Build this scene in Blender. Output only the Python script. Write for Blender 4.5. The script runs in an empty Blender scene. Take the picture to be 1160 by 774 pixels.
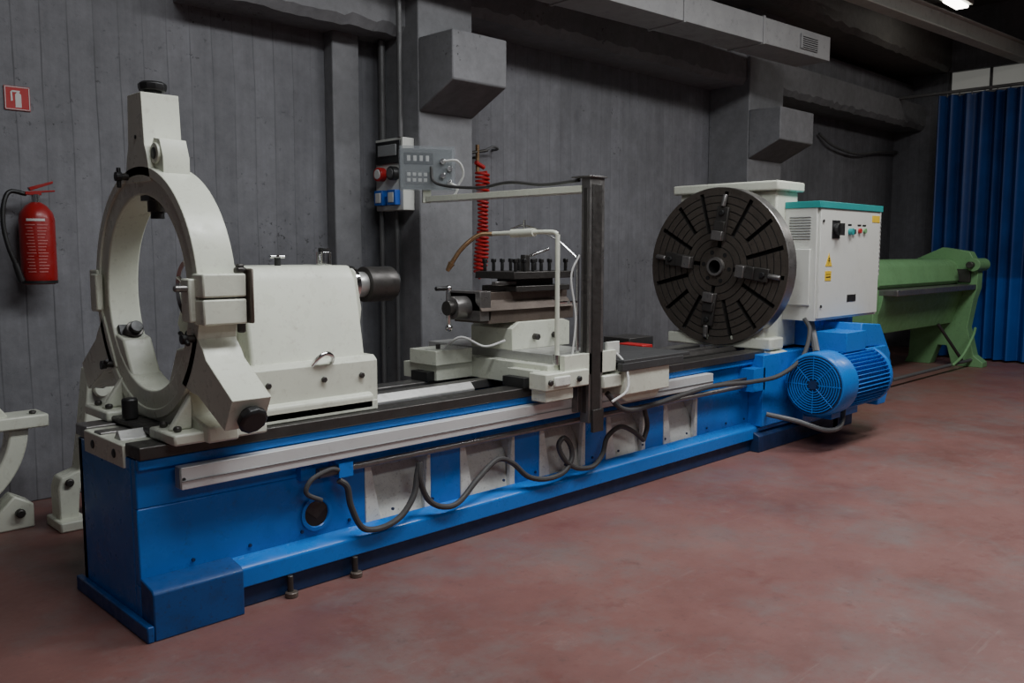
import bpy, bmesh, math, random
from mathutils import Vector, Matrix
random.seed(4)
S=bpy.context.scene

# ---------------------------------------------------------------- materials
def newmat(name):
    m=bpy.data.materials.new(name); m.use_nodes=True
    nt=m.node_tree; b=nt.nodes['Principled BSDF']
    return m,nt,b
def N(nt,t,**k):
    n=nt.nodes.new(t)
    for a,v in k.items(): setattr(n,a,v)
    return n
def noise(nt,coord,scale,detail=4,rough=.6):
    n=N(nt,'ShaderNodeTexNoise'); n.inputs['Scale'].default_value=scale
    n.inputs['Detail'].default_value=detail; n.inputs['Roughness'].default_value=rough
    nt.links.new(coord,n.inputs['Vector']); return n.outputs['Fac']
def ramp(nt,fac,stops):
    r=N(nt,'ShaderNodeValToRGB'); e=r.color_ramp.elements
    while len(e)<len(stops): e.new(.5)
    for i,(p,c) in enumerate(stops):
        e[i].position=p; e[i].color=(c[0],c[1],c[2],1) if not isinstance(c,(int,float)) else (c,c,c,1)
    nt.links.new(fac,r.inputs[0]); return r.outputs[0]
def mix(nt,fac,a,b,bt='MIX'):
    m=N(nt,'ShaderNodeMixRGB'); m.blend_type=bt
    for i,v in ((0,fac),(1,a),(2,b)):
        if hasattr(v,'is_linked') or hasattr(v,'links'): nt.links.new(v,m.inputs[i])
        elif isinstance(v,(int,float)): m.inputs[i].default_value=v if i==0 else (v,v,v,1)
        else: m.inputs[i].default_value=(v[0],v[1],v[2],1)
    return m.outputs[0]
def bump(nt,b,h,strength=.3,dist=.01):
    n=N(nt,'ShaderNodeBump'); n.inputs['Strength'].default_value=strength; n.inputs['Distance'].default_value=dist
    nt.links.new(h,n.inputs['Height']); nt.links.new(n.outputs[0],b.inputs['Normal'])
def paint(name,col,rough=.4,metal=0,dirt=(.05,.045,.04),amt=.5,scale=3.0,bmp=.08):
    m,nt,b=newmat(name)
    co=N(nt,'ShaderNodeNewGeometry').outputs['Position']
    f1=ramp(nt,noise(nt,co,scale,6,.65),[(.48,0.),(.78,amt)])
    f2=ramp(nt,noise(nt,co,scale*9,5,.7),[(.56,0.),(.72,amt*.8)])
    c=mix(nt,f1,col,[x*.55 for x in col]); c=mix(nt,f2,c,dirt)
    nt.links.new(c,b.inputs['Base Color'])
    b.inputs['Metallic'].default_value=metal
    r=ramp(nt,noise(nt,co,scale*4,3),[(.3,max(.05,rough-.1)),(.7,min(1,rough+.15))])
    nt.links.new(r,b.inputs['Roughness'])
    if bmp: bump(nt,b,noise(nt,co,45,3),bmp,.004)
    return m
WHITE=paint('cream_paint',(.68,.70,.59),.31,amt=.35,dirt=(.22,.16,.10))
WHITE2=paint('worn_white_paint',(.74,.75,.68),.5,amt=.7,dirt=(.14,.12,.11),scale=7)
CAB=paint('cabinet_enamel',(.63,.64,.59),.4,amt=.12,scale=1.2,bmp=.02)
BLUE=paint('blue_enamel',(.006,.165,.60),.30,amt=.40,dirt=(.01,.04,.14),scale=2)
NAVY=paint('dirty_shaded_navy_paint',(.008,.03,.10),.5,amt=.8,dirt=(.01,.01,.015),scale=5)  # dirty navy; on the bed plinth its darkness also carries shade
DBLUE=paint('grimy_blue_paint',(.007,.07,.26),.42,amt=.9,dirt=(.01,.015,.04),scale=5)
STEEL=paint('worn_steel',(.26,.25,.24),.36,metal=.8,amt=.6,dirt=(.06,.045,.03),scale=5)
BRIGHT=paint('ground_steel',(.50,.50,.48),.38,metal=.6,amt=.4,scale=6,dirt=(.2,.17,.13))
DSTEEL=paint('oily_dark_steel',(.085,.08,.075),.42,metal=.7,amt=.7,dirt=(.03,.02,.012),scale=6)
FACE=paint('faceplate_steel',(.13,.112,.095),.40,metal=.7,amt=.9,dirt=(.045,.028,.018),scale=5)
CHROME=paint('chrome',(.75,.75,.75),.14,metal=1,amt=.15)
ALU=paint('anodised_rail_cover',(.66,.67,.66),.42,metal=.2,amt=.2,scale=2)
BLACK=paint('black_plastic',(.015,.015,.015),.4,amt=.3,dirt=(.03,.03,.03))
SLOT=paint('slot_black',(.006,.006,.006),.7,amt=.3,dirt=(.012,.01,.008))  # near-black colour for faceplate slot floors, holes and jaw screws
RUB=paint('rubber_hose',(.055,.053,.052),.6,amt=.5,dirt=(.09,.08,.07))
COND=paint('grey_conduit',(.13,.13,.13),.5,metal=.3,amt=.4)
MAT_=paint('rubber_mat',(.045,.045,.045),.6,amt=.6,dirt=(.09,.09,.085))
RED=paint('red_paint',(.30,.010,.010),.35,amt=.3,dirt=(.1,.02,.02))
REDS=paint('red_plastic',(.42,.015,.015),.4,amt=.1)
GREEN=paint('green_paint',(.17,.36,.16),.45,amt=.5,dirt=(.05,.08,.04),scale=3)
TEAL=paint('teal_trim',(.02,.28,.27),.4,amt=.2)
YEL=paint('yellow_label',(.75,.5,.03),.5,amt=.1)
LAB=paint('white_label',(.60,.60,.58),.5,amt=.1)
PINKL=paint('faded_red_label',(.50,.16,.15),.5,amt=.2)
SOCKB=paint('blue_plastic',(.02,.10,.45),.4,amt=.1)
BRONZE=paint('brass_nozzle',(.35,.22,.12),.35,metal=.8,amt=.4)
BROWN=paint('oily_casting',(.15,.12,.10),.40,metal=.4,amt=.7,dirt=(.06,.045,.03),scale=9)
MOTOR=paint('motor_blue',(.008,.18,.62),.32,amt=.3,dirt=(.01,.05,.15),scale=4)
GALV=paint('galvanised_duct',(.33,.33,.33),.55,metal=.15,amt=.4,scale=1.5)
BEAMC=paint('beam_paint',(.50,.50,.46),.6,amt=.5,scale=1.5,dirt=(.2,.18,.16))
GREY=paint('grey_housing',(.26,.27,.27),.45,amt=.3)
m,nt,b=newmat('clear_cover'); b.inputs['Base Color'].default_value=(.30,.33,.35,1); b.inputs['Roughness'].default_value=.12; b.inputs['Alpha'].default_value=.35; CLEAR=m
m,nt,b=newmat('lamp_glow'); b.inputs['Emission Color'].default_value=(1,.96,.88,1); b.inputs['Emission Strength'].default_value=12; GLOW=m
m,nt,b=newmat('emissive_pane'); b.inputs['Base Color'].default_value=(.4,.4,.38,1); b.inputs['Emission Color'].default_value=(.85,.85,.78,1); b.inputs['Emission Strength'].default_value=.12; PANE=m  # weak emission stands in for the pale light in the opening

def concrete(name,col,boards=True,rough_amt=1.):
    m,nt,b=newmat(name)
    g=N(nt,'ShaderNodeNewGeometry').outputs['Position']
    big=ramp(nt,noise(nt,g,.7,6,.6),[(.3,[x*.80 for x in col]),(.7,[x*1.18 for x in col])])
    sm=ramp(nt,noise(nt,g,9,6,.7),[(.3,.80),(.7,1.12)])
    c=mix(nt,1.,big,sm,'MULTIPLY')
    sp=N(nt,'ShaderNodeSeparateXYZ'); nt.links.new(g,sp.inputs[0])
    pm=mix(nt,1.,ramp(nt,noise(nt,g,30,3,.6),[(.62,0.),(.66,.8)]),ramp(nt,noise(nt,g,1.6,5,.75),[(.54,0.),(.66,1.)]),'MULTIPLY')
    c=mix(nt,pm,c,(.022,.022,.022))
    ch=ramp(nt,noise(nt,g,5.5,8,.75),[(.61,0.),(.68,.25*rough_amt)])
    c=mix(nt,ch,c,[x*.45 for x in col])
    h=sm
    if boards:
        # vertical streaks
        mp=N(nt,'ShaderNodeMapping'); mp.inputs['Scale'].default_value=(9,9,.5); nt.links.new(g,mp.inputs[0])
        c=mix(nt,1.,c,ramp(nt,noise(nt,mp.outputs[0],1.2,5,.7),[(.3,.86),(.7,1.1)]),'MULTIPLY')
        ad=N(nt,'ShaderNodeMath',operation='ADD'); nt.links.new(sp.outputs[0],ad.inputs[0]); nt.links.new(sp.outputs[1],ad.inputs[1])
        nz=N(nt,'ShaderNodeMath',operation='MULTIPLY_ADD'); nt.links.new(noise(nt,g,1.3,2),nz.inputs[0]); nz.inputs[1].default_value=.03; nt.links.new(ad.outputs[0],nz.inputs[2])
        mu=N(nt,'ShaderNodeMath',operation='MULTIPLY'); nt.links.new(nz.outputs[0],mu.inputs[0]); mu.inputs[1].default_value=6.2
        fr=N(nt,'ShaderNodeMath',operation='FRACT'); nt.links.new(mu.outputs[0],fr.inputs[0])
        ln=ramp(nt,fr.outputs[0],[(0.,1.),(.06,0.)])
        fl=N(nt,'ShaderNodeMath',operation='FLOOR'); nt.links.new(mu.outputs[0],fl.inputs[0])
        wn=N(nt,'ShaderNodeTexWhiteNoise',noise_dimensions='1D'); nt.links.new(fl.outputs[0],wn.inputs['W'])
        tone=ramp(nt,wn.outputs[0],[(0.,.90),(1.,1.08)])
        c=mix(nt,1.,c,tone,'MULTIPLY')
        l2=mix(nt,1.,ln,ramp(nt,noise(nt,g,1.7,3),[(.35,.2),(.6,.75)]),'MULTIPLY')
        c=mix(nt,l2,c,[x*.38 for x in col])
        h=mix(nt,1.,sm,l2,'SUBTRACT')
    h=mix(nt,1.,h,pm,'SUBTRACT')
    nt.links.new(c,b.inputs['Base Color']); b.inputs['Roughness'].default_value=.62
    bump(nt,b,h,.4,.012)
    return m
WALL=concrete('board_formed_concrete',(.172,.173,.187))
COL=concrete('smooth_concrete',(.185,.186,.193),False)
CEIL=concrete('ceiling_concrete',(.15,.145,.135),False,2)

m,nt,b=newmat('red_concrete_floor'); FLOOR=m
g=N(nt,'ShaderNodeNewGeometry').outputs['Position']
c=ramp(nt,noise(nt,g,.55,8,.65),[(.28,(.130,.058,.050)),(.5,(.195,.088,.076)),(.72,(.22,.125,.110))])
c=mix(nt,ramp(nt,noise(nt,g,1.7,9,.75),[(.47,0.),(.66,.75)]),c,(.165,.130,.122))
c=mix(nt,ramp(nt,noise(nt,g,4.5,9,.78),[(.58,0.),(.72,.45)]),c,(.26,.195,.178))
c=mix(nt,ramp(nt,noise(nt,g,3.1,8,.75),[(.57,0.),(.67,.5)]),c,(.15,.048,.040))
c=mix(nt,ramp(nt,noise(nt,g,7,8,.75),[(.60,0.),(.70,.5)]),c,(.07,.043,.038))
c=mix(nt,ramp(nt,noise(nt,g,34,5,.75),[(.58,0.),(.68,.4)]),c,(.08,.052,.046))
mp=N(nt,'ShaderNodeMapping'); mp.inputs['Rotation'].default_value=(0,0,.5); mp.inputs['Scale'].default_value=(.6,9,1); nt.links.new(g,mp.inputs[0])
c=mix(nt,ramp(nt,noise(nt,mp.outputs[0],1.4,6,.7),[(.63,0.),(.69,.25)]),c,(.28,.22,.20))
nt.links.new(c,b.inputs['Base Color'])
nt.links.new(ramp(nt,noise(nt,g,1.8,6,.7),[(.3,.38),(.7,.66)]),b.inputs['Roughness'])
bump(nt,b,noise(nt,g,18,6),.2,.006)

m,nt,b=newmat('blue_curtain_fabric'); CURT=m
g=N(nt,'ShaderNodeNewGeometry').outputs['Position']
sp=N(nt,'ShaderNodeSeparateXYZ'); nt.links.new(g,sp.inputs[0])
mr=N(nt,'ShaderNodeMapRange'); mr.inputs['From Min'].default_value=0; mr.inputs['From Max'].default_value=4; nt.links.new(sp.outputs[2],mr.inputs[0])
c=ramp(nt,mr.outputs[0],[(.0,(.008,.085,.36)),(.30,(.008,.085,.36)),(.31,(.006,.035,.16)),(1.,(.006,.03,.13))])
c=mix(nt,.3,c,ramp(nt,noise(nt,g,2,4),[(.3,(.002,.012,.06)),(.7,(.012,.08,.30))]))
nt.links.new(c,b.inputs['Base Color']); b.inputs['Roughness'].default_value=.5

# ---------------------------------------------------------------- builder
class B:
    def __init__(s,name,parent=None,bevel=0.,seg=2):
        s.name=name; s.parent=parent; s.bm=bmesh.new(); s.mats=[]; s.bev=bevel; s.seg=seg; s.M=Matrix()
    def mi(s,mat):
        if mat not in s.mats: s.mats.append(mat)
        return s.mats.index(mat)
    def add(s,vs,fs,mat):
        i=s.mi(mat); V=[s.bm.verts.new(s.M@Vector(v)) for v in vs]
        for f in fs:
            try:
                F=s.bm.faces.new([V[k] for k in f]); F.material_index=i; F.smooth=True
            except ValueError: pass
    def box(s,x0,x1,y0,y1,z0,z1,mat):
        vs=[(x,y,z) for x in (x0,x1) for y in (y0,y1) for z in (z0,z1)]
        s.add(vs,[(0,1,3,2),(4,6,7,5),(0,4,5,1),(2,3,7,6),(0,2,6,4),(1,5,7,3)],mat)
    def prism(s,pts,ax,a0,a1,mat):
        n=len(pts)
        def P(p,a):
            if ax=='x': return (a,p[0],p[1])
            if ax=='y': return (p[0],a,p[1])
            return (p[0],p[1],a)
        vs=[P(p,a0) for p in pts]+[P(p,a1) for p in pts]
        s.add(vs,[tuple(range(n)),tuple(range(2*n-1,n-1,-1))]+[(i,(i+1)%n,n+(i+1)%n,n+i) for i in range(n)],mat)
    def cyl(s,p0,p1,r0,mat,r1=None,n=28):
        p0=Vector(p0);p1=Vector(p1); r1=r0 if r1 is None else r1
        d=(p1-p0).normalized(); u=d.orthogonal().normalized(); w=d.cross(u)
        vs=[]
        for p,r in ((p0,r0),(p1,r1)):
            for i in range(n):
                a=2*math.pi*i/n; vs.append(p+(u*math.cos(a)+w*math.sin(a))*r)
        s.add(vs,[tuple(range(n)),tuple(range(2*n-1,n-1,-1))]+[(i,(i+1)%n,n+(i+1)%n,n+i) for i in range(n)],mat)
    def rev(s,prof,p0,d,mat,n=40,closed=False):
        p0=Vector(p0); d=Vector(d).normalized(); u=d.orthogonal().normalized(); w=d.cross(u)
        vs=[];m=len(prof)
        for (t,r) in prof:
            for i in range(n):
                a=2*math.pi*i/n; vs.append(p0+d*t+(u*math.cos(a)+w*math.sin(a))*max(r,1e-4))
        fs=[]
        for j in range(m if closed else m-1):
            k=(j+1)%m
            for i in range(n):
                fs.append((j*n+i,j*n+(i+1)%n,k*n+(i+1)%n,k*n+i))
        s.add(vs,fs,mat)
    def tube(s,pts,r,mat,n=10,sub=8,smooth=True):
        P=[Vector(p) for p in pts]
        if smooth and len(P)>2:
            Q=[];E=[P[0]*2-P[1]]+P+[P[-1]*2-P[-2]]
            for i in range(1,len(E)-2):
                a,b_,c_,d_=E[i-1:i+3]
                for k in range(sub):
                    t=k/sub
                    Q.append(.5*((2*b_)+(c_-a)*t+(2*a-5*b_+4*c_-d_)*t*t+(3*b_-a-3*c_+d_)*t**3))
            Q.append(P[-1]); P=Q
        vs=[];u=None
        for i,p in enumerate(P):
            d=(P[min(i+1,len(P)-1)]-P[max(i-1,0)]).normalized()
            if u is None: u=d.orthogonal().normalized()
            else:
                u=(u-d*u.dot(d)).normalized()
            w=d.cross(u)
            for k in range(n):
                a=2*math.pi*k/n; vs.append(p+(u*math.cos(a)+w*math.sin(a))*r)
        m=len(P); fs=[tuple(range(n)),tuple(range(m*n-1,(m-1)*n-1,-1))]
        for j in range(m-1):
            for i in range(n): fs.append((j*n+i,j*n+(i+1)%n,(j+1)*n+(i+1)%n,(j+1)*n+i))
        s.add(vs,fs,mat)
    def ball(s,c,r,mat,n=20):
        prof=[(-r*math.cos(math.pi*i/10),r*math.sin(math.pi*i/10)) for i in range(11)]
        s.rev(prof,c,(0,0,1),mat,n)
    def done(s):
        bmesh.ops.recalc_face_normals(s.bm,faces=s.bm.faces)
        for e in s.bm.edges:
            if len(e.link_faces)==2 and e.calc_face_angle(0)>.55: e.smooth=False
        me=bpy.data.meshes.new(s.name); s.bm.to_mesh(me); s.bm.free()
        for m in s.mats: me.materials.append(m)
        o=bpy.data.objects.new(s.name,me); S.collection.objects.link(o)
        if s.parent: o.parent=s.parent
        if s.bev:
            md=o.modifiers.new('bevel','BEVEL'); md.width=s.bev; md.segments=s.seg; md.limit_method='ANGLE'; md.angle_limit=.6; md.harden_normals=False
        return o
def empty(name,loc=(0,0,0)):
    e=bpy.data.objects.new(name,None); S.collection.objects.link(e); e.empty_display_size=.2; return e

# ---------------------------------------------------------------- room
WY=6.05; EX=15.0; CZ=5.4; WF=WY-.004
p=B('floor'); p.box(-4,EX+.2,-7,WY+.2,-.1,0,FLOOR); p.done()
p=B('ceiling'); p.box(-4,EX+.2,-7,WY+.2,CZ,CZ+.1,CEIL); p.done()
p=B('wall_back',bevel=.008)
p.box(-4,EX+.2,WY,WY+.2,0,CZ,WALL); p.done()
p=B('wall_right'); p.box(EX,EX+.2,-7,4.0,0,CZ,WALL); p.box(EX,EX+.2,5.25,WY,0,CZ,WALL)
p.box(EX,EX+.2,4.0,5.25,0,4.1,WALL); p.box(EX,EX+.2,4.0,5.25,4.45,CZ,WALL); p.done()
p=B('window_1',bevel=.004); p.box(EX+.08,EX+.1,4.0,5.25,4.1,4.45,PANE)
for yy in (4.0,4.6,5.2): p.box(EX+.05,EX+.12,yy,yy+.04,4.1,4.45,COND)
p.done()
p=B('wall_left'); p.box(-4.2,-4,-7,WY,0,CZ,WALL); p.done()
p=B('wall_front'); p.box(-4,EX,-7.2,-7,0,CZ,WALL); p.done()
def pilaster(x0,x1,nm):
    p=B(nm,bevel=.012)
    p.box(x0,x1,5.5,WY,0,CZ,COL)
    p.prism([(5.5,2.70),(5.09,2.9),(5.09,3.27),(5.5,3.27)],'x',x0,x1,COL)
    p.done()
pilaster(4.41,4.98,'concrete_pilaster'); pilaster(9.39,10.2,'concrete_pilaster')
p=B('trim_1',bevel=.01); p.box(3.9,4.15,5.93,WY,0,3.34,COL); p.done()
def roughbeam(p,x0,x1,y0,y1,z0,z1,mat,n=26):
    bot=[];
    for i in range(n+1):
        x=x0+(x1-x0)*i/n; bot.append((x,random.uniform(-.018,.018),random.uniform(-.02,.02)))
    vs=[];
    for (x,dy,dz) in bot: vs+= [(x,y0,z1),(x,y0+dy*.6,z0+.07+dz),(x,y0+.05+dy,z0+dz*.5),(x,y1,z0)]
    fs=[]
    for i in range(n):
        for j in range(3): fs.append((4*i+j,4*i+4+j,4*i+5+j,4*i+1+j))
    fs.append((0,1,2,3)); fs.append((4*n+3,4*n+2,4*n+1,4*n))
    p.add(vs,fs,mat)
p=B('crane_beam')
for a,b_ in ((4.98,9.39),(10.2,EX)):
    roughbeam(p,a,b_,5.55,WY,3.57,3.95,COL,60); p.box(a,b_,5.75,WY,3.95,4.3,WALL)
roughbeam(p,2.7,4.41,5.66,WY,3.31,3.8,COL,24)
p.done()
p=B('roof_girder'); roughbeam(p,-4,EX,5.2,WY,4.45,CZ,CEIL,150); p.done()

def dirbox(name,p0,p1,w,h,mat,extra=None,bev=.006):
    p0=Vector(p0);p1=Vector(p1); d=p1-p0; L=d.length; ang=math.atan2(d.y,d.x)
    p=B(name,bevel=bev); p.M=Matrix.Translation(p0)@Matrix.Rotation(ang,4,'Z')
    p.box(0,L,-w/2,w/2,0,h,mat)
    if extra: extra(p,L,w,h)
    p.done()
def ductx(p,L,w,h):
    for x in [i*1.3+.4 for i in range(int(L/1.3))]: p.box(x,x+.03,-w/2-.012,w/2+.012,-.012,h+.012,GALV)
    p.box(L-.62,L-.28,-w/2-.02,-w/2,.05,h-.05,GALV)
    for i in range(6): p.box(L-.60,L-.30,-w/2-.026,-w/2-.018,.06+i*.022,.07+i*.022,BLACK)
dirbox('ventilation_duct',(4.0,5.20,3.73),(9.62,4.84,3.73),.42,.26,GALV,ductx)
def ibeam(p,L,w,h):
    p.box(0,L,-w/2-.06,w/2+.06,-.02,0,BEAMC); p.box(0,L,-w/2-.06,w/2+.06,h,h+.02,BEAMC)
dirbox('ceiling_beam',(5,4.9,4.45),(EX,4.1,4.4),.06,.2,BEAMC,ibeam)
dirbox('ceiling_beam',(4,3.6,4.9),(EX,2.9,4.9),.16,.2,BEAMC,ibeam)
for x in (7.5,10.5,13.2): dirbox('ceiling_joist',(x,-6.9,5.12),(x,5.1,5.12),.25,.28,CEIL)
p=B('ceiling_lamp',bevel=.01); p.box(12.3,12.9,4.22,4.48,4.90,4.97,BEAMC); p.box(12.35,12.85,4.27,4.43,4.86,4.90,GLOW)
p.cyl((12.6,4.35,4.97),(12.6,4.35,CZ),.015,COND); p.done()

# ---------------------------------------------------------------- curtain
cur=empty('blue_industrial_curtain')
p=B('fabric',cur)
pts=[];n=170;y0,y1=2.2,4.95
for i in range(n+1):
    y=y0+(y1-y0)*i/n
    pts.append((13.9+.06*math.sin(i*.55+.9*math.sin(i*.11))+.04*math.sin(i*.21+1),y))
vs=[];fs=[]
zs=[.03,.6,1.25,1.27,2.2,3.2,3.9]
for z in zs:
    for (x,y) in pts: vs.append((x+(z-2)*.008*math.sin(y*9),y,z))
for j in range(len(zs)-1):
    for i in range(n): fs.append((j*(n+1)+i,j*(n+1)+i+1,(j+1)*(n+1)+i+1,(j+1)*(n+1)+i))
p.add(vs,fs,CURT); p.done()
p=B('rail',cur); p.cyl((13.9,2.0,3.95),(13.9,6.0,3.95),.025,COND)
for i in range(16): p.cyl((13.9,2.3+i*.17,3.88),(13.9,2.3+i*.17,3.95),.012,COND,n=8)
p.done()

# ---------------------------------------------------------------- LATHE
L=empty('large_metal_lathe')
YF=3.6; X0,X1=1.37,7.5
p=B('bed_casting',L,bevel=.006)
zt=.74
wins=[(2.51+i*.645,2.94+i*.645) for i in range(5)]
p.box(X0,X1,YF,YF+.05,.53,zt,BLUE); p.box(X0,X1,YF,YF+.05,.0,.20,BLUE)
xs=X0
for a,b_ in wins:
    p.box(xs,a,YF,YF+.05,.20,.53,BLUE); xs=b_
p.box(xs,X1,YF,YF+.05,.20,.53,BLUE)
p.box(X0,X0+.06,YF+.05,4.27,.0,zt,BLUE); p.box(X1-.06,X1,YF+.05,4.27,.0,zt,BLUE); p.box(X0,X1,4.22,4.27,0,zt,BLUE)
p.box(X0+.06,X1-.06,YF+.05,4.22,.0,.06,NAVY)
p.prism([(3.515,.10),(3.515,.185),(3.53,.20),(YF,.225),(YF,.10)],'x',X0+.06,X1,BLUE)
p.box(X0+.40,X1,3.54,YF,.0,.10,NAVY)  # shade below the flange is put into the plinth's navy colour
p.prism([(3.47,.0),(3.47,.20),(3.49,.215),(YF,.235),(YF,.0)],'x',X0,X0+.40,DBLUE)
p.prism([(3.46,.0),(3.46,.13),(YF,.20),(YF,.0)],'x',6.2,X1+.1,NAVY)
p.box(X0-.03,X0,3.47,4.30,0,.07,DBLUE)
p.box(X0,X1,YF-.035,YF,.70,.745,BLUE)
p.box(6.25,X1,3.47,YF,.2,.78,BLUE)
p.done()
p=B('leveling_foot',L,bevel=.004)
for x in (2.02,2.38): p.cyl((x,3.50,.0),(x,3.50,.025),.03,BROWN); p.cyl((x,3.51,.02),(x,3.51,.10),.014,DSTEEL)
p.done()
p=B('chip_chutes',L,bevel=.004)
for a,b_ in wins:
    p.prism([(YF+.012,.19),(YF+.05,.34),(YF+.13,.475),(YF+.14,.53),(YF+.15,.53),(YF+.15,.45),(YF+.03,.17)],'x',a,b_,WHITE2)
    p.box(a-.015,a,YF+.045,YF+.16,.17,.55,WHITE2); p.box(b_,b_+.015,YF+.045,YF+.16,.17,.55,WHITE2)
    p.prism([(a,.20),(a+.10,.20),(a+.035,.53),(a,.53)],'y',YF-.002,YF+.03,WHITE2)
    p.prism([(b_-.05,.20),(b_,.20),(b_,.53),(b_-.02,.53)],'y',YF-.002,YF+.03,WHITE2)
    p.box(a,b_,YF-.004,YF+.03,.51,.53,WHITE2); p.box(a,b_,YF+.05,YF+.15,.53,.545,NAVY)
p.done()
p=B('guideways',L,bevel=.005)
p.box(X0,6.4,3.55,3.70,.745,.80,DSTEEL)
p.prism([(3.80,.745),(3.80,.79),(3.84,.83),(3.88,.79),(3.88,.745)],'x',X0+.02,3.45,BRIGHT)
p.prism([(3.80,.745),(3.80,.79),(3.84,.82),(3.88,.79),(3.88,.745)],'x',4.5,6.4,DSTEEL)
p.box(X0,6.4,3.98,4.06,.745,.80,STEEL)
p.box(X0,6.4,4.16,4.30,.745,.80,STEEL)
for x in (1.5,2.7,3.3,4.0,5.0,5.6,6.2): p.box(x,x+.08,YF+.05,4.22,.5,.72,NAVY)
p.box(X0-.01,X0+.16,3.70,4.16,.69,.79,WHITE)
p.cyl((X0-.015,3.8,.74),(X0,3.8,.74),.02,BLACK); p.cyl((X0-.015,4.05,.74),(X0,4.05,.74),.02,BLACK)
p.done()
p=B('scale_rail_cover',L,bevel=.006)
p.box(1.52,5.57,3.50,3.56,.605,.70,ALU); p.box(1.52,5.57,3.494,3.50,.64,.646,GREY)
for x in (1.6,2.7,3.8,4.9,5.45): p.box(x,x+.05,3.56,YF,.63,.68,COND)
p.cyl((1.53,3.496,.65),(1.53,3.502,.65),.008,BLACK)
p.box(1.515,1.52,3.505,3.555,.61,.695,GREY)
p.done()
p=B('feed_rods',L)
p.cyl((2.35,3.54,.545),(6.3,3.54,.545),.018,STEEL); p.cyl((4.3,3.54,.60),(6.3,3.54,.60),.012,DSTEEL)
p.box(2.30,2.38,3.51,YF,.51,.58,BLUE); p.box(2.12,2.20,3.56,YF,.52,.58,BLUE); p.cyl((2.2,3.54,.545),(2.3,3.54,.545),.025,COND)
p.box(6.1,6.28,3.47,YF,.5,.68,BLUE)
p.rev([(0,.085),(0,.068),(.01,.06),(.045,.06)],(2.22,YF-.012,.335),(0,1,0),BLUE); p.cyl((2.22,YF-.006,.335),(2.22,YF+.01,.335),.066,BLACK)
p.prism([(2.16,.36),(2.22,.31),(2.28,.36),(2.25,.395),(2.19,.395)],'y',YF-.008,YF-.006,DSTEEL)
for i in range(18):
    p.cyl((1.6+i*.27,YF-.008,.26),(1.6+i*.27,YF,.26),.008,NAVY,n=8)
p.done()
p=B('flexible_hoses',L)
y=3.515
p.tube([(2.30,y,.50),(2.34,y-.01,.46),(2.36,y-.01,.36),(2.42,y-.02,.24),(2.54,y-.02,.215),(2.66,y-.02,.25),(2.75,y-.01,.34),(2.78,y,.44),(2.80,y,.50),(2.79,y-.01,.42),(2.84,y-.01,.30),(2.93,y-.02,.24),(3.05,y-.02,.24),(3.2,y-.01,.34),(3.36,y,.42),(3.48,y,.38),(3.60,y-.01,.28),(3.74,y-.02,.24),(3.9,y-.02,.25),(3.99,y-.01,.32),(3.99,y,.40),(3.93,y,.46),(3.88,y,.42),(3.92,y-.01,.33),(4.02,y-.02,.26),(4.18,y-.02,.24),(4.29,y-.01,.30),(4.35,y,.40),(4.48,y,.45),(4.62,y,.40),(4.74,y,.32)],.016,RUB)
p.tube([(2.2,y,.42),(2.12,y,.47),(2.15,y,.53),(2.25,y,.56),(2.3,y,.55)],.012,RUB)
p.tube([(4.74,y,.32),(4.78,y,.42),(4.74,y,.55)],.017,RUB)
p.tube([(4.2,3.40,.72),(4.35,3.38,.60),(4.7,3.42,.58),(5.4,3.44,.62),(6.0,3.42,.60),(6.35,3.38,.62),(6.6,3.32,.75),(6.75,3.34,.95),(6.77,3.4,1.05)],.018,RUB)
p.tube([(6.9,3.42,1.06),(6.86,3.36,.9),(6.7,3.25,.78)],.03,COND)
p.done()

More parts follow.
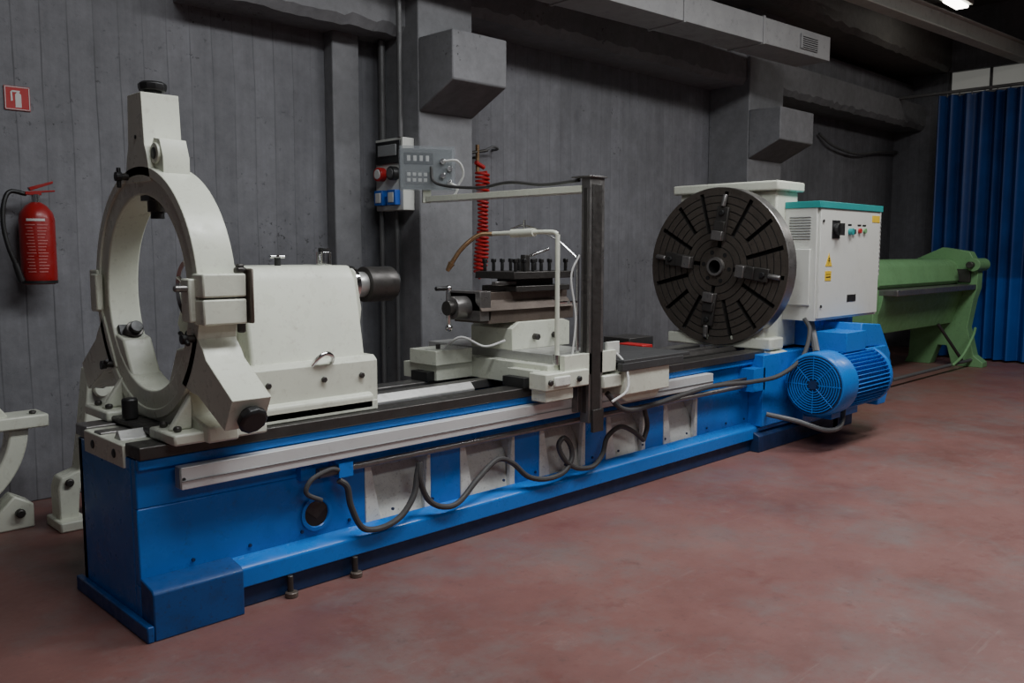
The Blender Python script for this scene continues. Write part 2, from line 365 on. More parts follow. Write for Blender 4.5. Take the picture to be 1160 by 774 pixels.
# ---- steady rest
SR=empty('steady_rest'); SR.parent=L
cy,cz=4.0,1.41; xa,xb=1.60,1.75
p=B('ring',SR,bevel=.008,seg=3)
p.rev([(0,.445),(0,.565),(xb-xa,.565),(xb-xa,.445)],(xa,cy,cz),(1,0,0),WHITE,n=96,closed=True)
p.done()
p=B('raised_rim',SR,bevel=.003)
p.rev([(-.010,.53),(-.010,.572),(xb-xa+.010,.572),(xb-xa+.010,.53)],(xa,cy,cz),(1,0,0),WHITE,n=96,closed=True); p.done()
for k,phi in enumerate((0,120,240)):
    p=B('jaw_housing_%d'%(k+1),SR,bevel=.01)
    p.M=Matrix.Translation((0,cy,cz))@Matrix.Rotation(math.radians(phi),4,'X')
    e_=.89 if k==0 else .92
    p.prism([(-.14,.50),(-.11,.62),(-.09,.66),(-.075,e_),(.075,e_),(.09,.66),(.11,.62),(.14,.50)],'x',xa-.01,xb+.01,WHITE)
    p.cyl((xa+.075,0,e_),(xa+.075,0,e_+.02),.04,BLACK,n=20)
    o_=e_-.92
    p.rev([(.94+o_,.001),(.94+o_,.058),(.955+o_,.062),(.97+o_,.062),(.98+o_,.05),(.98+o_,.001)],(xa+.075,0,0),(0,0,1),BLACK,n=10)
    p.cyl((xa+.075,0,.37),(xa+.075,0,.47),.042,DSTEEL); p.cyl((xa+.075,0,.34),(xa+.075,0,.38),.03,BLACK)
    p.box(xa+.02,xb-.02,-.05,.05,.42,.455,BLACK)
    p.cyl((xa-.05,.11,.53),(xa,.11,.53),.016,DSTEEL,n=12)
    p.cyl((xa-.05,.11,.48),(xa-.05,.11,.57),.010,BLACK,n=10); p.cyl((xa-.065,.11,.53),(xa-.04,.11,.53),.022,BLACK,n=10)
    if k==0:
        p.prism([(-.21,.52),(-.21,.60),(-.18,.68),(-.12,.69),(-.07,.62),(-.07,.52)],'x',xa+.02,xb-.01,WHITE)
        p.cyl((xa+.008,-.145,.62),(xa+.02,-.145,.62),.045,WHITE); p.cyl((xa+.004,-.145,.62),(xa+.009,-.145,.62),.026,BLACK)
        p.cyl((xa-.014,0,.70),(xa-.01,0,.70),.01,BLACK,n=8)
    p.done()
p=B('hinge_lugs',SR,bevel=.008)
for sgn in (1,-1):
    f=lambda a:cy+sgn*a
    for (z0,z1) in ((1.30,1.405),(1.413,1.51)):
        ya,yb=sorted((f(.53),f(.635))); p.box(xa-.02,xb+.02,ya,yb,z0,z1,WHITE)
    ya,yb=sorted((f(.48),f(.56))); p.box(xa-.045,xa-.01,ya,yb,1.31,1.49,WHITE)
    p.cyl((xb+.01,f(.60),1.26),(xb+.01,f(.60),1.55),.018,DSTEEL,n=12)
    p.cyl((xb+.01,f(.60),1.51),(xb+.01,f(.60),1.535),.028,DSTEEL,n=6)
ya=3.345
p.box(xb+.03,xb+.045,ya,ya+.10,1.30,1.53,BROWN)
p.cyl((1.50,3.46,1.45),(1.58,3.46,1.45),.014,STEEL,n=12)
p.done()
p=B('foot_bracket',SR,bevel=.01)
p.prism([(3.42,.802),(4.5,.802),(4.5,.87),(4.42,.90),(4.36,1.0),(4.40,1.20),(4.30,1.18),(4.15,.92),(3.85,.92),(3.70,1.18),(3.46,1.22),(3.60,1.0),(3.56,.90),(3.42,.87)],'x',xa+.005,xb-.005,WHITE)
p.box(xa-.12,xb+.15,3.46,3.72,.802,.85,WHITE); p.box(xa-.12,xb+.15,4.2,4.5,.802,.85,WHITE)
p.prism([(xa-.10,.85),(xa,.85),(xa,1.0)],'y',3.55,3.59,WHITE); p.prism([(xa-.10,.85),(xa,.85),(xa,1.0)],'y',4.3,4.34,WHITE)
p.box(xa-.1,xb+.1,3.58,4.34,.802,.83,DSTEEL)
for yy in (3.52,3.66,4.28,4.42): p.cyl((xa-.08,yy,.85),(xa-.08,yy,.875),.02,DSTEEL,n=6)
p.cyl((xa-.07,4.05,.83),(xa-.07,4.05,.93),.035,BLACK)
p.done()

# ---- tailstock
T=empty('tailstock'); T.parent=L
p=B('body',T,bevel=.018,seg=3)
p.prism([(3.60,.802),(3.60,.88),(3.655,.90),(3.655,1.04),(3.68,1.08),(3.745,1.46),(3.80,1.53),(4.18,1.53),(4.26,1.46),(4.34,1.06),(4.36,.9),(4.36,.802)],'x',1.95,2.58,WHITE)
p.prism([(2.58,1.06),(2.58,1.52),(2.61,1.50),(2.64,1.30),(2.61,1.1)],'y',3.78,4.2,WHITE)
p.prism([(1.95,1.10),(1.95,1.46),(1.87,1.40),(1.83,1.25),(1.87,1.1)],'y',3.80,4.2,WHITE)
p.done()
p=B('base_block',T,bevel=.01)
p.prism([(3.63,.802),(3.63,1.05),(3.66,1.075),(4.36,1.075),(4.38,1.02),(4.38,.802)],'x',1.91,2.62,WHITE)
p.box(1.95,2.6,3.60,3.63,.802,.85,WHITE)
for x in (2.0,2.3,2.52): p.cyl((x,3.615,.98),(x,3.63,.98),.016,DSTEEL,n=6)
p.tube([(2.24,3.65,1.04),(2.26,3.61,1.09),(2.30,3.60,1.11),(2.34,3.61,1.09),(2.36,3.65,1.05)],.012,CHROME)
p.done()
p=B('quill',T,bevel=.004)
p.cyl((2.62,4.0,1.42),(2.72,4.0,1.42),.105,CHROME,n=40); p.cyl((2.72,4,1.42),(2.80,4,1.42),.07,BRIGHT,n=40)
p.cyl((2.80,4.0,1.42),(2.98,4.0,1.42),.098,DSTEEL,n=40); p.cyl((2.98,4.0,1.42),(3.0,4.0,1.42),.085,BLACK,n=40)
p.cyl((2.52,3.95,1.53),(2.52,3.95,1.60),.04,CHROME); p.cyl((2.52,3.95,1.60),(2.52,3.95,1.62),.028,BLACK)
p.cyl((2.25,3.95,1.53),(2.25,3.95,1.57),.016,BLACK); p.cyl((2.21,3.95,1.575),(2.29,3.95,1.575),.009,CHROME,n=10)
p.done()
p=B('handwheel',T)
p.rev([(0,.13),(-.012,.145),(0,.16),(.012,.145)],(1.82,4.0,1.42),(1,0,0),CHROME,n=48,closed=True)
p.cyl((1.80,4,1.42),(1.9,4,1.42),.04,DSTEEL)
for i in range(3):
    a=2*math.pi*i/3+.4; p.cyl((1.82,4,1.42),(1.82,4+.145*math.cos(a),1.42+.145*math.sin(a)),.012,CHROME,n=10)
p.done()

# ---- carriage
C=empty('carriage'); C.parent=L
p=B('saddle',C,bevel=.01)
p.box(3.66,4.62,3.52,3.74,.802,.90,WHITE); p.box(3.42,4.62,4.12,4.45,.802,.90,WHITE)
p.box(3.72,4.28,3.46,4.55,.80,.93,WHITE)
p.box(3.40,3.70,4.10,4.36,.90,.99,WHITE); p.box(3.60,3.66,3.54,3.72,.80,.86,BLACK); p.box(3.36,3.42,4.14,4.3,.8,.86,BLACK)
p.cyl((3.5,4.2,.99),(3.5,4.2,1.02),.015,DSTEEL,n=8)
p.box(3.80,4.24,3.40,4.66,.93,.985,BRIGHT)
p.box(3.78,4.26,3.38,3.42,.86,.99,WHITE)
p.tube([(3.45,4.1,1.0),(3.5,3.98,1.08),(3.62,3.9,1.02),(3.75,3.85,1.05)],.008,LAB)
p.done()
p=B('apron',C,bevel=.01)
p.box(3.60,3.98,3.36,3.50,.80,.90,WHITE); p.box(3.62,3.86,3.38,3.50,.73,.80,WHITE)
p.box(3.66,3.80,3.345,3.36,.82,.88,WHITE2)
p.cyl((3.63,3.34,.85),(3.63,3.36,.85),.018,DSTEEL); p.cyl((3.88,3.34,.85),(3.88,3.36,.85),.018,BLACK)
p.box(4.30,4.78,3.34,3.55,.70,.86,WHITE); p.prism([(4.30,.70),(4.78,.70),(4.72,.64),(4.40,.64)],'y',3.40,3.55,WHITE)
p.cyl((4.78,3.44,.79),(4.81,3.44,.79),.03,DSTEEL)
p.box(4.12,4.30,3.36,3.50,.76,.84,WHITE)
p.done()
p=B('way_cover_mat',C,bevel=.004); p.box(4.28,5.0,3.33,4.35,.902,.925,MAT_); p.box(4.26,4.92,3.325,3.37,.855,.905,MAT_)
p.box(5.0,5.06,3.55,4.3,.802,.92,DSTEEL); p.box(5.03,5.15,3.75,3.98,.82,.93,REDS); p.box(5.2,5.5,4.0,4.25,.8,.95,DSTEEL); p.done()
p=B('compound_slide',C,bevel=.008)
p.prism([(3.80,.985),(4.34,.985),(4.34,1.14),(4.28,1.16),(3.86,1.16),(3.80,1.12)],'y',3.84,4.22,WHITE)
p.cyl((4.0,3.80,1.06),(4.0,3.84,1.06),.022,DSTEEL,n=6); p.cyl((4.18,3.80,1.06),(4.18,3.84,1.06),.022,DSTEEL,n=6)
p.box(3.62,4.40,3.86,4.18,1.16,1.24,BROWN); p.prism([(3.84,1.24),(3.90,1.30),(3.90,1.35),(4.16,1.35),(4.16,1.30),(4.22,1.24)],'x',3.55,4.38,BROWN)
p.box(3.55,3.64,3.86,4.18,1.18,1.36,STEEL)
p.cyl((3.44,4.0,1.26),(3.56,4.0,1.26),.07,STEEL); p.cyl((3.40,4.0,1.26),(3.45,4.0,1.26),.045,DSTEEL)
p.cyl((3.42,4.0,1.14),(3.42,4.0,1.38),.012,CHROME,n=10); p.ball((3.42,4.0,1.14),.024,CHROME); p.ball((3.42,4.0,1.38),.02,CHROME)
p.cyl((3.32,4.0,1.38),(3.42,4.0,1.38),.014,BLACK,n=10)
p.done()
p=B('tool_post',C,bevel=.005)
p.box(3.84,4.34,3.84,4.16,1.35,1.385,DSTEEL); p.box(3.94,4.24,3.9,4.12,1.385,1.43,BLACK); p.box(3.80,4.36,3.82,4.18,1.43,1.475,DSTEEL)
p.box(3.72,3.9,3.90,3.94,1.39,1.415,STEEL)
for x in [3.85+i*.078 for i in range(7)]:
    for yy in (3.86,4.14):
        p.cyl((x,yy,1.475),(x,yy,1.54),.012,BLACK,n=8); p.box(x-.013,x+.013,yy-.013,yy+.013,1.53,1.555,BLACK)
p.cyl((4.08,4.0,1.475),(4.08,4.0,1.58),.035,DSTEEL,n=6); p.cyl((4.08,4.0,1.56),(4.2,3.9,1.62),.01,CHROME,n=8)
p.done()
p=B('coolant_pipe',C)
p.cyl((3.80,3.46,.90),(3.80,3.46,1.70),.014,WHITE,n=12); p.cyl((3.97,3.45,.90),(3.97,3.45,1.58),.010,CHROME,n=12)
p.tube([(3.80,3.46,1.70),(3.79,3.5,1.715),(3.76,3.7,1.715),(3.74,3.95,1.71)],.014,WHITE,n=12)
p.tube([(3.97,3.45,1.56),(3.93,3.6,1.68),(3.88,3.8,1.76),(3.85,3.9,1.74)],.006,CHROME)
p.cyl((3.77,3.62,1.715),(3.76,3.80,1.71),.026,WHITE,n=12); p.cyl((3.765,3.7,1.73),(3.765,3.7,1.79),.008,CHROME,n=8)
p.tube([(3.74,3.95,1.71),(3.68,4.02,1.70),(3.60,4.08,1.62),(3.55,4.12,1.53)],.014,BRONZE,n=12)
p.cyl((3.55,4.12,1.53),(3.53,4.14,1.48),.022,BRONZE,n=12,r1=.012)
p.cyl((3.80,3.46,.93),(3.80,3.46,.99),.026,CHROME); p.cyl((3.97,3.45,.90),(3.97,3.45,1.0),.02,CHROME)
p.cyl((3.80,3.46,1.30),(3.97,3.45,1.30),.008,CHROME,n=8)
p.tube([(3.95,3.42,1.58),(3.90,3.44,1.45),(3.92,3.42,1.2),(3.88,3.42,.92)],.006,LAB)
p.done()
p=B('scale_column',C,bevel=.004)
p.box(4.00,4.13,3.38,3.45,.56,2.04,STEEL); p.box(4.02,4.10,3.372,3.38,.6,2.0,DSTEEL)
p.box(3.996,4.00,3.40,3.43,.62,1.98,DSTEEL)
p.box(4.13,4.15,3.395,3.435,.7,1.9,BLACK)
p.box(3.98,4.16,3.45,3.50,.62,.92,STEEL); p.box(4.02,4.12,3.36,3.38,.5,.64,DSTEEL)
p.box(4.0,4.13,3.44,4.92,1.955,1.995,WHITE)
p.box(3.985,4.145,3.37,3.52,2.04,2.05,STEEL)
p.tube([(4.04,3.5,2.03),(4.04,3.8,2.02),(4.03,4.1,2.05),(4.02,4.4,2.03),(4.0,4.8,2.08),(4.0,4.86,2.2)],.011,RUB)
p.box(4.24,4.30,3.42,3.47,.86,1.03,GREY); p.box(4.20,4.32,3.40,3.42,.96,1.04,CAB)
p.tube([(4.27,3.44,1.0),(4.32,3.36,.9),(4.28,3.30,.75),(4.15,3.32,.68)],.009,LAB)
p.done()
p=B('digital_readout',C,bevel=.012)
p.M=Matrix.Translation((4.03,4.95,2.19))@Matrix.Rotation(math.radians(-28),4,'Z')
p.box(-.19,.18,-.05,.06,-.14,.14,GREY); p.box(-.205,.195,-.09,-.05,-.155,.155,CLEAR)
p.box(-.17,.04,-.056,-.05,.03,.11,BLACK); p.box(-.16,.02,-.056,-.05,-.11,-.02,COND)
for i in range(4): p.box(-.15+i*.045,-.125+i*.045,-.06,-.055,.05,.09,LAB)
for i in range(8): p.box(-.15+(i%4)*.04,-.125+(i%4)*.04,-.06,-.055,-.095+(i//4)*.04,-.07+(i//4)*.04,LAB)
for (cx_,cz_) in ((.10,.05),(.15,.0),(.10,-.05),(.15,-.10)): p.cyl((cx_,-.11,cz_),(cx_,-.05,cz_),.02,CHROME,n=12)
p.tube([(.10,-.11,.05),(.2,-.14,.05),(.25,-.1,-.04),(.2,-.05,-.15)],.009,LAB)
p.tube([(.15,-.11,-.1),(.2,-.13,-.14),(.16,-.1,-.2),(.05,-.05,-.2)],.009,LAB)
p.box(-.03,.03,-.02,.02,-.24,-.14,WHITE)
p.done()

# ---- headstock
H=empty('headstock'); H.parent=L
p=B('housing',H,bevel=.015,seg=3)
p.box(6.62,6.98,3.60,4.54,.80,2.10,WHITE); p.box(6.98,7.5,3.60,4.54,.80,1.8,WHITE)
p.box(6.56,7.02,3.56,4.58,2.10,2.18,WHITE)
p.prism([(3.50,.62),(3.47,.78),(3.56,.80),(3.58,1.05),(3.75,1.05),(3.75,.80),(3.70,.62)],'x',6.42,6.66,WHITE)
p.box(6.4,6.62,3.5,4.5,.802,.9,WHITE)
p.box(7.55,7.7,3.55,4.5,.5,1.9,BLUE)
p.done()
cxf,cyf,czf=6.37,4.0,1.475
p=B('faceplate',H)
rings=[.06,.10,.16,.17,.225,.234,.285,.294,.345,.354,.405,.414,.465,.474,.525,.534,.585,.594,.625,.655]
ns=16; w=.036
def slot(k,rm): 
    inner=.16 if k%4==0 else (.345 if k%2==0 else .285)
    return inner<rm<.63
def ang(k,e,r):
    return 2*math.pi*(k+.35)/ns + e*math.asin(min(1,w/2/r))
sub=3
cols=[]
for k in range(ns):
    cols.append(('s',k)); 
    for j in range(sub): cols.append(('l',k,j))
nc=len(cols)
def colang(ci,r):
    c=cols[ci%nc]; off=2*math.pi*(ci//nc)
    if c[0]=='s': return ang(c[1],-1,r)+off
    a0=ang(c[1],1,r); a1=ang(c[1]+1,-1,r)
    return a0+(a1-a0)*c[2]/sub+off
def depth(ri,ci):
    ri0,ri1=rings[ri],rings[ri+1]; rm=(ri0+ri1)/2; c=cols[ci%nc]
    if c[0]=='s' and slot(c[1],rm): return .045
    return .008 if (ri1-ri0)<.0095 or ri==2 else 0.
def PT(r,a,d): return (cxf+d,cyf+r*math.cos(a),czf+r*math.sin(a))
for ri in range(len(rings)-1):
    r0,r1=rings[ri],rings[ri+1]
    for ci in range(nc):
        d=depth(ri,ci); a00,a01,a10,a11=colang(ci,r0),colang(ci+1,r0),colang(ci,r1),colang(ci+1,r1)
        dark=d>.01
        p.add([PT(r0,a00,d),PT(r0,a01,d),PT(r1,a11,d),PT(r1,a10,d)],[(0,1,2,3)],SLOT if dark else (DSTEEL if d>.001 else FACE))
        d2=depth(ri,(ci+1)%nc)
        if abs(d2-d)>1e-6: p.add([PT(r0,a01,d),PT(r0,a01,d2),PT(r1,a11,d2),PT(r1,a11,d)],[(0,1,2,3)],DSTEEL)
        if ri+2<len(rings):
            d3=depth(ri+1,ci)
            if abs(d3-d)>1e-6: p.add([PT(r1,a10,d),PT(r1,a10,d3),PT(r1,a11,d3),PT(r1,a11,d)],[(0,1,2,3)],DSTEEL)
p.rev([(0,.655),(.006,.66),(.12,.66),(.125,.655),(.125,.2)],(cxf,cyf,czf),(1,0,0),STEEL,n=96)
p.rev([(-.03,.055),(-.03,.075),(.0,.08)],(cxf,cyf,czf),(1,0,0),STEEL,n=40); p.rev([(-.03,.055),(.1,.055),(.1,.001)],(cxf,cyf,czf),(1,0,0),BLACK,n=40)
bmesh.ops.remove_doubles(p.bm,verts=p.bm.verts,dist=1e-5)
for i in range(6):
    a=math.radians(60*i+10); p.cyl((cxf-.004,cyf+.125*math.cos(a),czf+.125*math.sin(a)),(cxf+.002,cyf+.125*math.cos(a),czf+.125*math.sin(a)),.018,SLOT,n=14)
p.done()
p=B('faceplate_jaws',H,bevel=.006)
for k in range(4):
    p.M=Matrix.Translation((cxf,cyf,czf))@Matrix.Rotation(math.radians(8+90*k),4,'X')
    p.box(-.03,-.001,-.055,.055,.22,.50,DSTEEL); p.box(-.075,-.03,-.05,.05,.22,.30,STEEL); p.box(-.055,-.03,-.05,.05,.30,.38,DSTEEL)
    p.cyl((-.05,0,.45),(-.03,0,.45),.026,SLOT,n=6); p.cyl((-.03,0,.50),(-.015,0,.60),.022,STEEL,n=8)
p.M=Matrix()
p.done()
p=B('spindle_nose',H); p.cyl((cxf+.125,cyf,czf),(6.62,cyf,czf),.22,DSTEEL,n=48); p.done()

# ---- electrical cabinet
E=empty('electrical_cabinet'); E.parent=L
p=B('enclosure',E,bevel=.008)
p.box(6.77,7.98,3.32,3.60,1.03,1.985,CAB); p.box(6.80,7.96,3.30,3.32,1.05,1.955,CAB)
p.box(6.76,7.99,3.29,3.60,1.955,2.01,TEAL)
for i in range(9): p.box(6.762,6.77,3.37,3.56,1.70+i*.022,1.71+i*.022,GREY)
p.box(6.74,6.77,3.36,3.58,1.16,1.62,CAB)
p.box(8.0,8.12,3.36,3.56,1.38,1.98,CAB)
for i in range(12): p.box(8.01,8.11,3.352,3.36,1.42+i*.04,1.44+i*.04,GREY)
p.box(7.0,7.8,3.45,3.6,.8,1.03,BLUE)
p.done()
p=B('controls',E,bevel=.003)
yf=3.30
p.box(7.0,7.14,yf-.006,yf,1.71,1.86,BLACK); p.cyl((7.07,yf-.04,1.785),(7.07,yf,1.785),.05,BLACK); p.box(7.05,7.09,yf-.07,yf-.04,1.735,1.835,BLACK)
p.cyl((7.33,yf-.035,1.77),(7.33,yf,1.77),.028,TEAL); p.cyl((7.40,yf-.02,1.77),(7.40,yf,1.77),.022,BLACK)
p.cyl((7.52,yf-.02,1.78),(7.52,yf,1.78),.022,REDS); p.cyl((7.62,yf-.02,1.78),(7.62,yf,1.78),.022,GREEN)
for x in (7.33,7.52,7.62): p.box(x-.035,x+.035,yf-.002,yf,1.82,1.835,BLACK)
p.box(7.78,7.94,yf-.003,yf,1.86,1.92,YEL)
p.prism([(6.90,1.48),(7.02,1.48),(6.96,1.59)],'y',yf-.003,yf,YEL); p.prism([(6.955,1.55),(6.975,1.55),(6.965,1.53),(6.98,1.53),(6.95,1.49),(6.96,1.52),(6.945,1.52)],'y',yf-.004,yf-.003,BLACK)
p.box(6.90,7.01,yf-.003,yf,1.36,1.44,YEL); p.box(6.915,6.995,yf-.004,yf-.003,1.385,1.395,BLACK); p.box(6.915,6.995,yf-.004,yf-.003,1.41,1.415,BLACK)
p.box(7.33,7.50,yf-.003,yf,1.17,1.23,BLACK)
p.cyl((6.84,yf-.01,1.85),(6.84,yf,1.85),.012,BLACK,n=10); p.cyl((6.84,yf-.01,1.15),(6.84,yf,1.15),.012,BLACK,n=10)
p.done()

# ---- motor
M=empty('electric_motor'); M.parent=L
my,mz=3.19,.54; mx=6.54
p=B('motor_body',M,bevel=.004)
p.rev([(0,.05),(-.0,.20),(.01,.245),(.04,.262),(.25,.262),(.25,.22)],(mx,my,mz),(1,0,0),MOTOR,n=64)
p.cyl((mx+.25,my,mz),(mx+.90,my,mz),.215,MOTOR,n=64)
p.rev([(.90,.215),(.90,.25),(.95,.25),(1.0,.14),(1.0,.001)],(mx,my,mz),(1,0,0),MOTOR,n=48)
for i in range(44):
    a=2*math.pi*i/44
    p.M=Matrix.Translation((0,my,mz))@Matrix.Rotation(a,4,'X'); p.box(mx+.25,mx+.90,-.004,.004,.21,.25,MOTOR)
p.M=Matrix()
p.box(mx+.35,mx+.72,my-.10,my+.16,mz+.24,mz+.40,MOTOR); p.box(mx+.30,mx+.80,my-.02,my+.28,.22,.30,MOTOR)
p.done()
p=B('fan_grille',M)
for i in range(9):
    r=.055+i*.02; p.rev([(-.012,r),(-.012,r+.007),(.0,r+.007),(.0,r)],(mx,my,mz),(1,0,0),MOTOR,n=48,closed=True)
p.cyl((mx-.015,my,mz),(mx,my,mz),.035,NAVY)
for i in range(8):
    a=2*math.pi*i/8; p.cyl((mx-.008,my+.04*math.cos(a),mz+.04*math.sin(a)),(mx-.008,my+.23*math.cos(a),mz+.23*math.sin(a)),.004,MOTOR,n=6)
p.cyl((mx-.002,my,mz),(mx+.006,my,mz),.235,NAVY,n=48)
p.done()
p=B('motor_bracket',M,bevel=.008)
p.prism([(7.3,.78),(7.72,.78),(7.84,.62),(7.84,.44),(7.74,.26),(7.58,.26),(7.58,.5)],'y',3.10,3.46,MOTOR)
p.prism([(7.2,.80),(7.62,.78),(7.86,.62),(7.86,.70),(7.62,.97),(7.25,1.0)],'y',3.12,3.46,MOTOR)
p.box(6.8,7.5,3.40,3.50,.15,.32,BLUE); p.box(7.5,7.9,3.46,4.2,.0,.8,NAVY)
p.done()
p=B('motor_cable',M); p.tube([(6.95,3.12,.30),(6.75,3.05,.2),(6.55,3.08,.19),(6.40,3.25,.26),(6.3,3.46,.3)],.02,COND); p.done()

# ---------------------------------------------------------------- green machine
G=empty('sheet_metal_shear')
p=B('frame',G,bevel=.02,seg=3)
pr=[(4.30,1.15),(4.24,1.20),(4.26,1.32)]+[(4.44-.16*math.cos(math.radians(a)),1.37+.13*math.sin(math.radians(a))) for a in range(0,100,15)]+[(4.75,1.50),(4.85,1.42),(4.85,1.15)]
p.prism(pr,'x',10.3,13.0,GREEN)
p.prism([(4.20,1.08),(4.22,.95),(4.34,.60),(4.85,.60),(4.85,1.08)],'x',10.3,13.0,GREEN)
p.box(10.3,13.0,4.03,4.5,1.08,1.15,STEEL)
p.prism([(3.90,0),(3.90,.07),(4.02,.16),(4.12,.55),(4.06,.95),(4.02,1.10),(4.02,1.38),(4.14,1.60),(4.5,1.66),(4.85,1.5),(4.9,.1),(4.95,0),(4.6,0),(4.5,.28),(4.38,.28),(4.30,0)],'x',13.0,13.2,GREEN)
p.prism([(4.25,0),(4.25,1.15),(4.85,1.15),(4.85,0)],'x',10.15,10.3,GREEN)
p.box(10.0,10.3,4.3,4.85,1.15,1.5,GREEN)
p.cyl((12.85,4.04,1.42),(13.28,4.04,1.42),.09,GREEN); p.cyl((12.75,4.06,1.42),(12.87,4.06,1.42),.045,DSTEEL)
p.cyl((12.97,4.3,1.02),(13.0,4.3,1.02),.05,DSTEEL); p.box(12.94,13.0,4.1,4.3,1.18,1.36,DSTEEL)
p.box(13.2,13.32,4.1,4.6,1.2,1.5,DSTEEL)
p.tube([(12.95,4.0,.55),(12.7,3.95,.45),(12.45,3.98,.22),(12.2,4.02,.10)],.02,GREEN,n=8)
p.done()
p=B('treadle_bar',G); p.cyl((10.3,4.05,.10),(13.0,4.05,.10),.022,COND); p.cyl((12.4,4.3,.62),(12.7,4.07,.12),.02,DSTEEL); p.done()

# ---------------------------------------------------------------- wall things
F=empty('fire_extinguisher')
ex,ey=1.72,5.90
p=B('cylinder',F)
p.rev([(0,.001),(0,.085),(.02,.098),(.05,.10),(.40,.10),(.44,.09),(.48,.06),(.50,.03),(.50,.001)],(ex,ey,1.40),(0,0,1),RED,n=40)
p.rev([(0,.0),(0,.1015),(.018,.1015),(.018,.0)],(ex,ey,1.405),(0,0,1),BLACK,n=40); p.done()
p=B('label',F)
def arc(z0,z1,a0,a1,r,mat):
    n=14; vs=[]
    for i in range(n+1):
        a=math.radians(a0+(a1-a0)*i/n)
        for z in (z0,z1): vs.append((ex+r*math.cos(a),ey+r*math.sin(a),z))
    p.add(vs,[(2*i,2*i+2,2*i+3,2*i+1) for i in range(n)],mat)
arc(1.785,1.80,-140,-80,.1012,LAB)
for i in range(16):
    z=1.76-i*.019; 
    arc(z,z+.006,-146+(i*37%11),-112-(i*53%9),.1012,PINKL); arc(z,z+.006,-106,-72-(i*29%13),.1012,PINKL)
p.done()
p=B('valve_and_hose',F,bevel=.002)
p.cyl((ex,ey,1.90),(ex,ey,1.95),.025,CHROME); p.box(ex-.06,ex+.03,ey-.02,ey+.02,1.945,1.965,RED)
p.prism([(ex-.03,1.97),(ex+.10,2.02),(ex+.10,2.035),(ex-.04,1.99)],'y',ey-.015,ey+.015,RED); p.prism([(ex-.03,1.955),(ex+.11,1.97),(ex+.11,1.98),(ex-.03,1.968)],'y',ey-.015,ey+.015,RED)
p.tube([(ex-.05,ey,1.95),(ex-.14,ey,1.96),(ex-.18,ey-.01,1.88),(ex-.19,ey-.02,1.75),(ex-.17,ey-.03,1.62),(ex-.13,ey-.03,1.50)],.014,BLACK)
p.cyl((ex-.14,ey-.03,1.53),(ex-.11,ey-.03,1.42),.017,BLACK,r1=.022)
p.box(ex-.03,ex+.03,ey+.09,WF,1.7,1.86,DSTEEL)
p.done()
F2=B('fire_extinguisher_sign'); sx,sz=1.69,2.54; h=.072
F2.box(sx-h,sx+h,WY-.010,WF,sz-h,sz+h,REDS)
yy0,yy1=WY-.012,WY-.010
for a in ((sx-h+.004,sx+h-.004,sz-h+.003,sz-h+.007),(sx-h+.004,sx+h-.004,sz+h-.007,sz+h-.003),(sx-h+.003,sx-h+.007,sz-h+.004,sz+h-.004),(sx+h-.007,sx+h-.003,sz-h+.004,sz+h-.004)):
    F2.box(a[0],a[1],yy0,yy1,a[2],a[3],LAB)
F2.box(sx-.012,sx+.022,yy0,yy1,sz-.055,sz+.022,LAB); F2.prism([(sx-.012,sz+.022),(sx+.022,sz+.022),(sx+.010,sz+.036),(sx,sz+.036)],'y',yy0,yy1,LAB)
F2.box(sx-.03,sx+.016,yy0,yy1,sz+.036,sz+.046,LAB); F2.prism([(sx-.038,sz+.036),(sx-.028,sz+.046),(sx-.026,sz-.015),(sx-.036,sz-.02)],'y',yy0,yy1,LAB)
F2.done()

K=empty('power_socket_box')
p=B('enclosure',K,bevel=.008)
p.box(4.29,4.405,5.56,5.92,1.93,2.50,CAB); p.box(4.275,4.29,5.58,5.90,2.30,2.48,BLACK)
p.box(4.265,4.278,5.62,5.86,2.36,2.45,GREY)
for yv,mt in ((5.65,BLACK),(5.82,REDS)):
    p.cyl((4.23,yv,2.22),(4.29,yv,2.22),.055,mt); p.cyl((4.225,yv,2.22),(4.235,yv,2.22),.04,LAB if mt is REDS else COND)
for yv in (5.65,5.82):
    p.box(4.235,4.29,yv-.055,yv+.055,1.97,2.09,SOCKB); p.box(4.23,4.24,yv-.035,yv+.035,1.99,2.07,LAB)
p.done()
p=B('conduits',K); p.cyl((4.35,5.9,2.5),(4.35,5.9,3.30),.028,COND); p.cyl((4.30,5.60,2.5),(4.30,5.60,CZ-.02),.022,COND); p.cyl((4.33,5.9,0),(4.33,5.9,1.93),.022,COND); p.cyl((4.37,5.75,0),(4.37,5.75,1.93),.02,COND); p.done()

A=empty('coiled_air_hose')
p=B('coil',A); ax_,ay_=5.42,5.86
pts=[]
for i in range(26*14):
    t=i/14; z=2.32-.92*i/(26*14); s=.048+.010*math.sin(z*9)
    pts.append((ax_+.03*math.sin((2.32-z)*3)-.05*(2.32-z)+s*math.cos(2*math.pi*t),ay_+s*math.sin(2*math.pi*t),z))
p.tube(pts,.012,REDS,n=8,smooth=False)
p.tube([(5.42,5.86,1.40),(5.36,5.84,1.36),(5.30,5.82,1.42)],.01,REDS)
p.done()
p=B('valve_and_bracket',A)
p.cyl((5.40,5.90,2.32),(5.40,5.90,2.56),.018,BRONZE,n=12); p.cyl((5.30,5.90,2.48),(5.52,5.90,2.52),.014,DSTEEL,n=10)
p.tube([(5.50,5.9,2.52),(5.60,5.9,2.56),(5.70,5.95,2.55),(5.72,WF,2.55)],.012,COND); p.cyl((5.36,5.88,2.40),(5.46,5.88,2.36),.02,REDS,n=10)
p.cyl((5.4,5.9,2.45),(5.4,WF,2.45),.012,DSTEEL,n=10)
p.done()
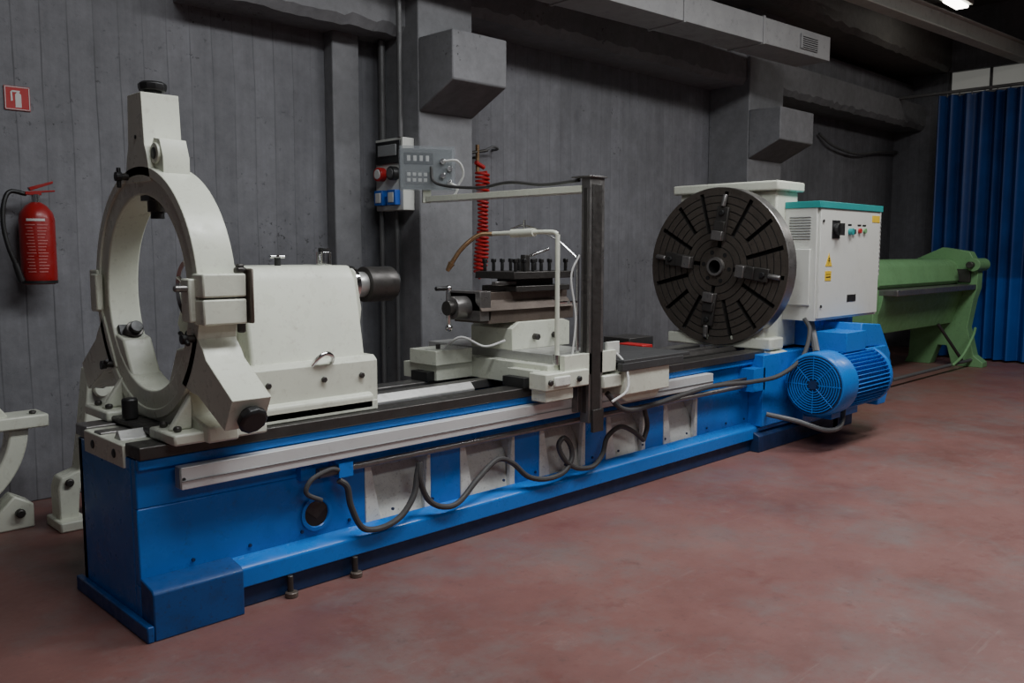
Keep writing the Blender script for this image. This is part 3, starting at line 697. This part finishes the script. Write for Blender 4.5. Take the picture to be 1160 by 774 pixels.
p=B('power_cable'); p.tube([(12.2,6.0,3.3),(12.6,5.95,3.15),(13.4,5.95,3.1),(14.2,5.95,3.2),(14.9,5.95,3.25)],.02,COND); p.done()

# ---------------------------------------------------------------- castings on the floor
Q=empty('steady_rest_casting')
p=B('arch_piece',Q,bevel=.012)
cxr,czr=.98,.60
def arcpoly(cx,cz,ri,ro,a0,a1,n=16):
    o=[(cx+ro*math.cos(math.radians(a0+(a1-a0)*i/n)),cz+ro*math.sin(math.radians(a0+(a1-a0)*i/n))) for i in range(n+1)]
    i_=[(cx+ri*math.cos(math.radians(a1+(a0-a1)*i/n)),cz+ri*math.sin(math.radians(a1+(a0-a1)*i/n))) for i in range(n+1)]
    return o+i_
p.prism(arcpoly(cxr,czr,.42,.52,-78,0),'y',5.50,5.62,WHITE)
p.box(1.24,1.60,5.46,5.68,.585,.66,WHITE)
p.prism([(1.32,.12),(1.40,.20),(1.50,.14),(1.50,.0),(1.24,.0)],'y',5.48,5.64,WHITE)
p.box(.90,1.24,5.46,5.66,.0,.12,WHITE)
p.cyl((1.42,5.44,.10),(1.42,5.48,.10),.026,DSTEEL); p.cyl((1.53,5.52,.66),(1.53,5.52,.68),.02,DSTEEL)
p.prism([(1.22,.60),(1.40,.66),(1.30,.80),(1.22,.86),(1.12,.78)],'y',5.5,5.62,WHITE)
p.done()
Q=empty('steady_rest_casting')
p=B('bracket_piece',Q,bevel=.012)
p.prism([(1.58,.0),(1.58,.24),(1.60,.30),(1.70,.33),(1.74,.60),(1.78,.92),(1.92,.92),(1.92,.66),(1.88,.34),(2.2,.34),(2.2,.0),(2.08,.0),(2.06,.22),(1.70,.22),(1.68,.0)],'y',5.30,5.44,WHITE)
p.box(1.56,1.72,5.22,5.48,0,.06,WHITE); p.box(2.05,2.22,5.22,5.48,0,.06,WHITE)
p.cyl((1.64,5.28,.27),(1.64,5.30,.27),.025,DSTEEL); p.cyl((1.84,5.26,.80),(1.84,5.30,.80),.05,WHITE)
p.done()

# ---------------------------------------------------------------- lights
def area(name,loc,sx,sy,e,col=(1,.97,.93),rot=(0,0,0)):
    l=bpy.data.lights.new(name,'AREA'); l.shape='RECTANGLE'; l.size=sx; l.size_y=sy; l.energy=e; l.color=col
    o=bpy.data.objects.new(name,l); o.location=loc; o.rotation_euler=rot; S.collection.objects.link(o)
area('fluorescent_light',(2.6,2.0,4.8),3.2,.8,170,(.95,.98,1))
area('fluorescent_light',(6.5,1.6,4.8),3.2,.8,195,(.97,.98,1))
area('fluorescent_light',(11.0,1.0,4.8),3.2,.8,105,(1,.97,.92))
area('fluorescent_light',(1,-3.5,4.8),3.5,.8,120,(.95,.97,1))
w_=bpy.data.worlds.new('world'); S.world=w_; w_.use_nodes=True
w_.node_tree.nodes['Background'].inputs[0].default_value=(.6,.65,.7,1); w_.node_tree.nodes['Background'].inputs[1].default_value=.2

cam=bpy.data.cameras.new('camera'); co=bpy.data.objects.new('camera',cam); S.collection.objects.link(co)
cam.sensor_width=36; cam.lens=30.57; cam.clip_end=100
co.location=(0,0,1.6); co.rotation_euler=(math.radians(84.1),0,math.radians(-44.7))
S.camera=co
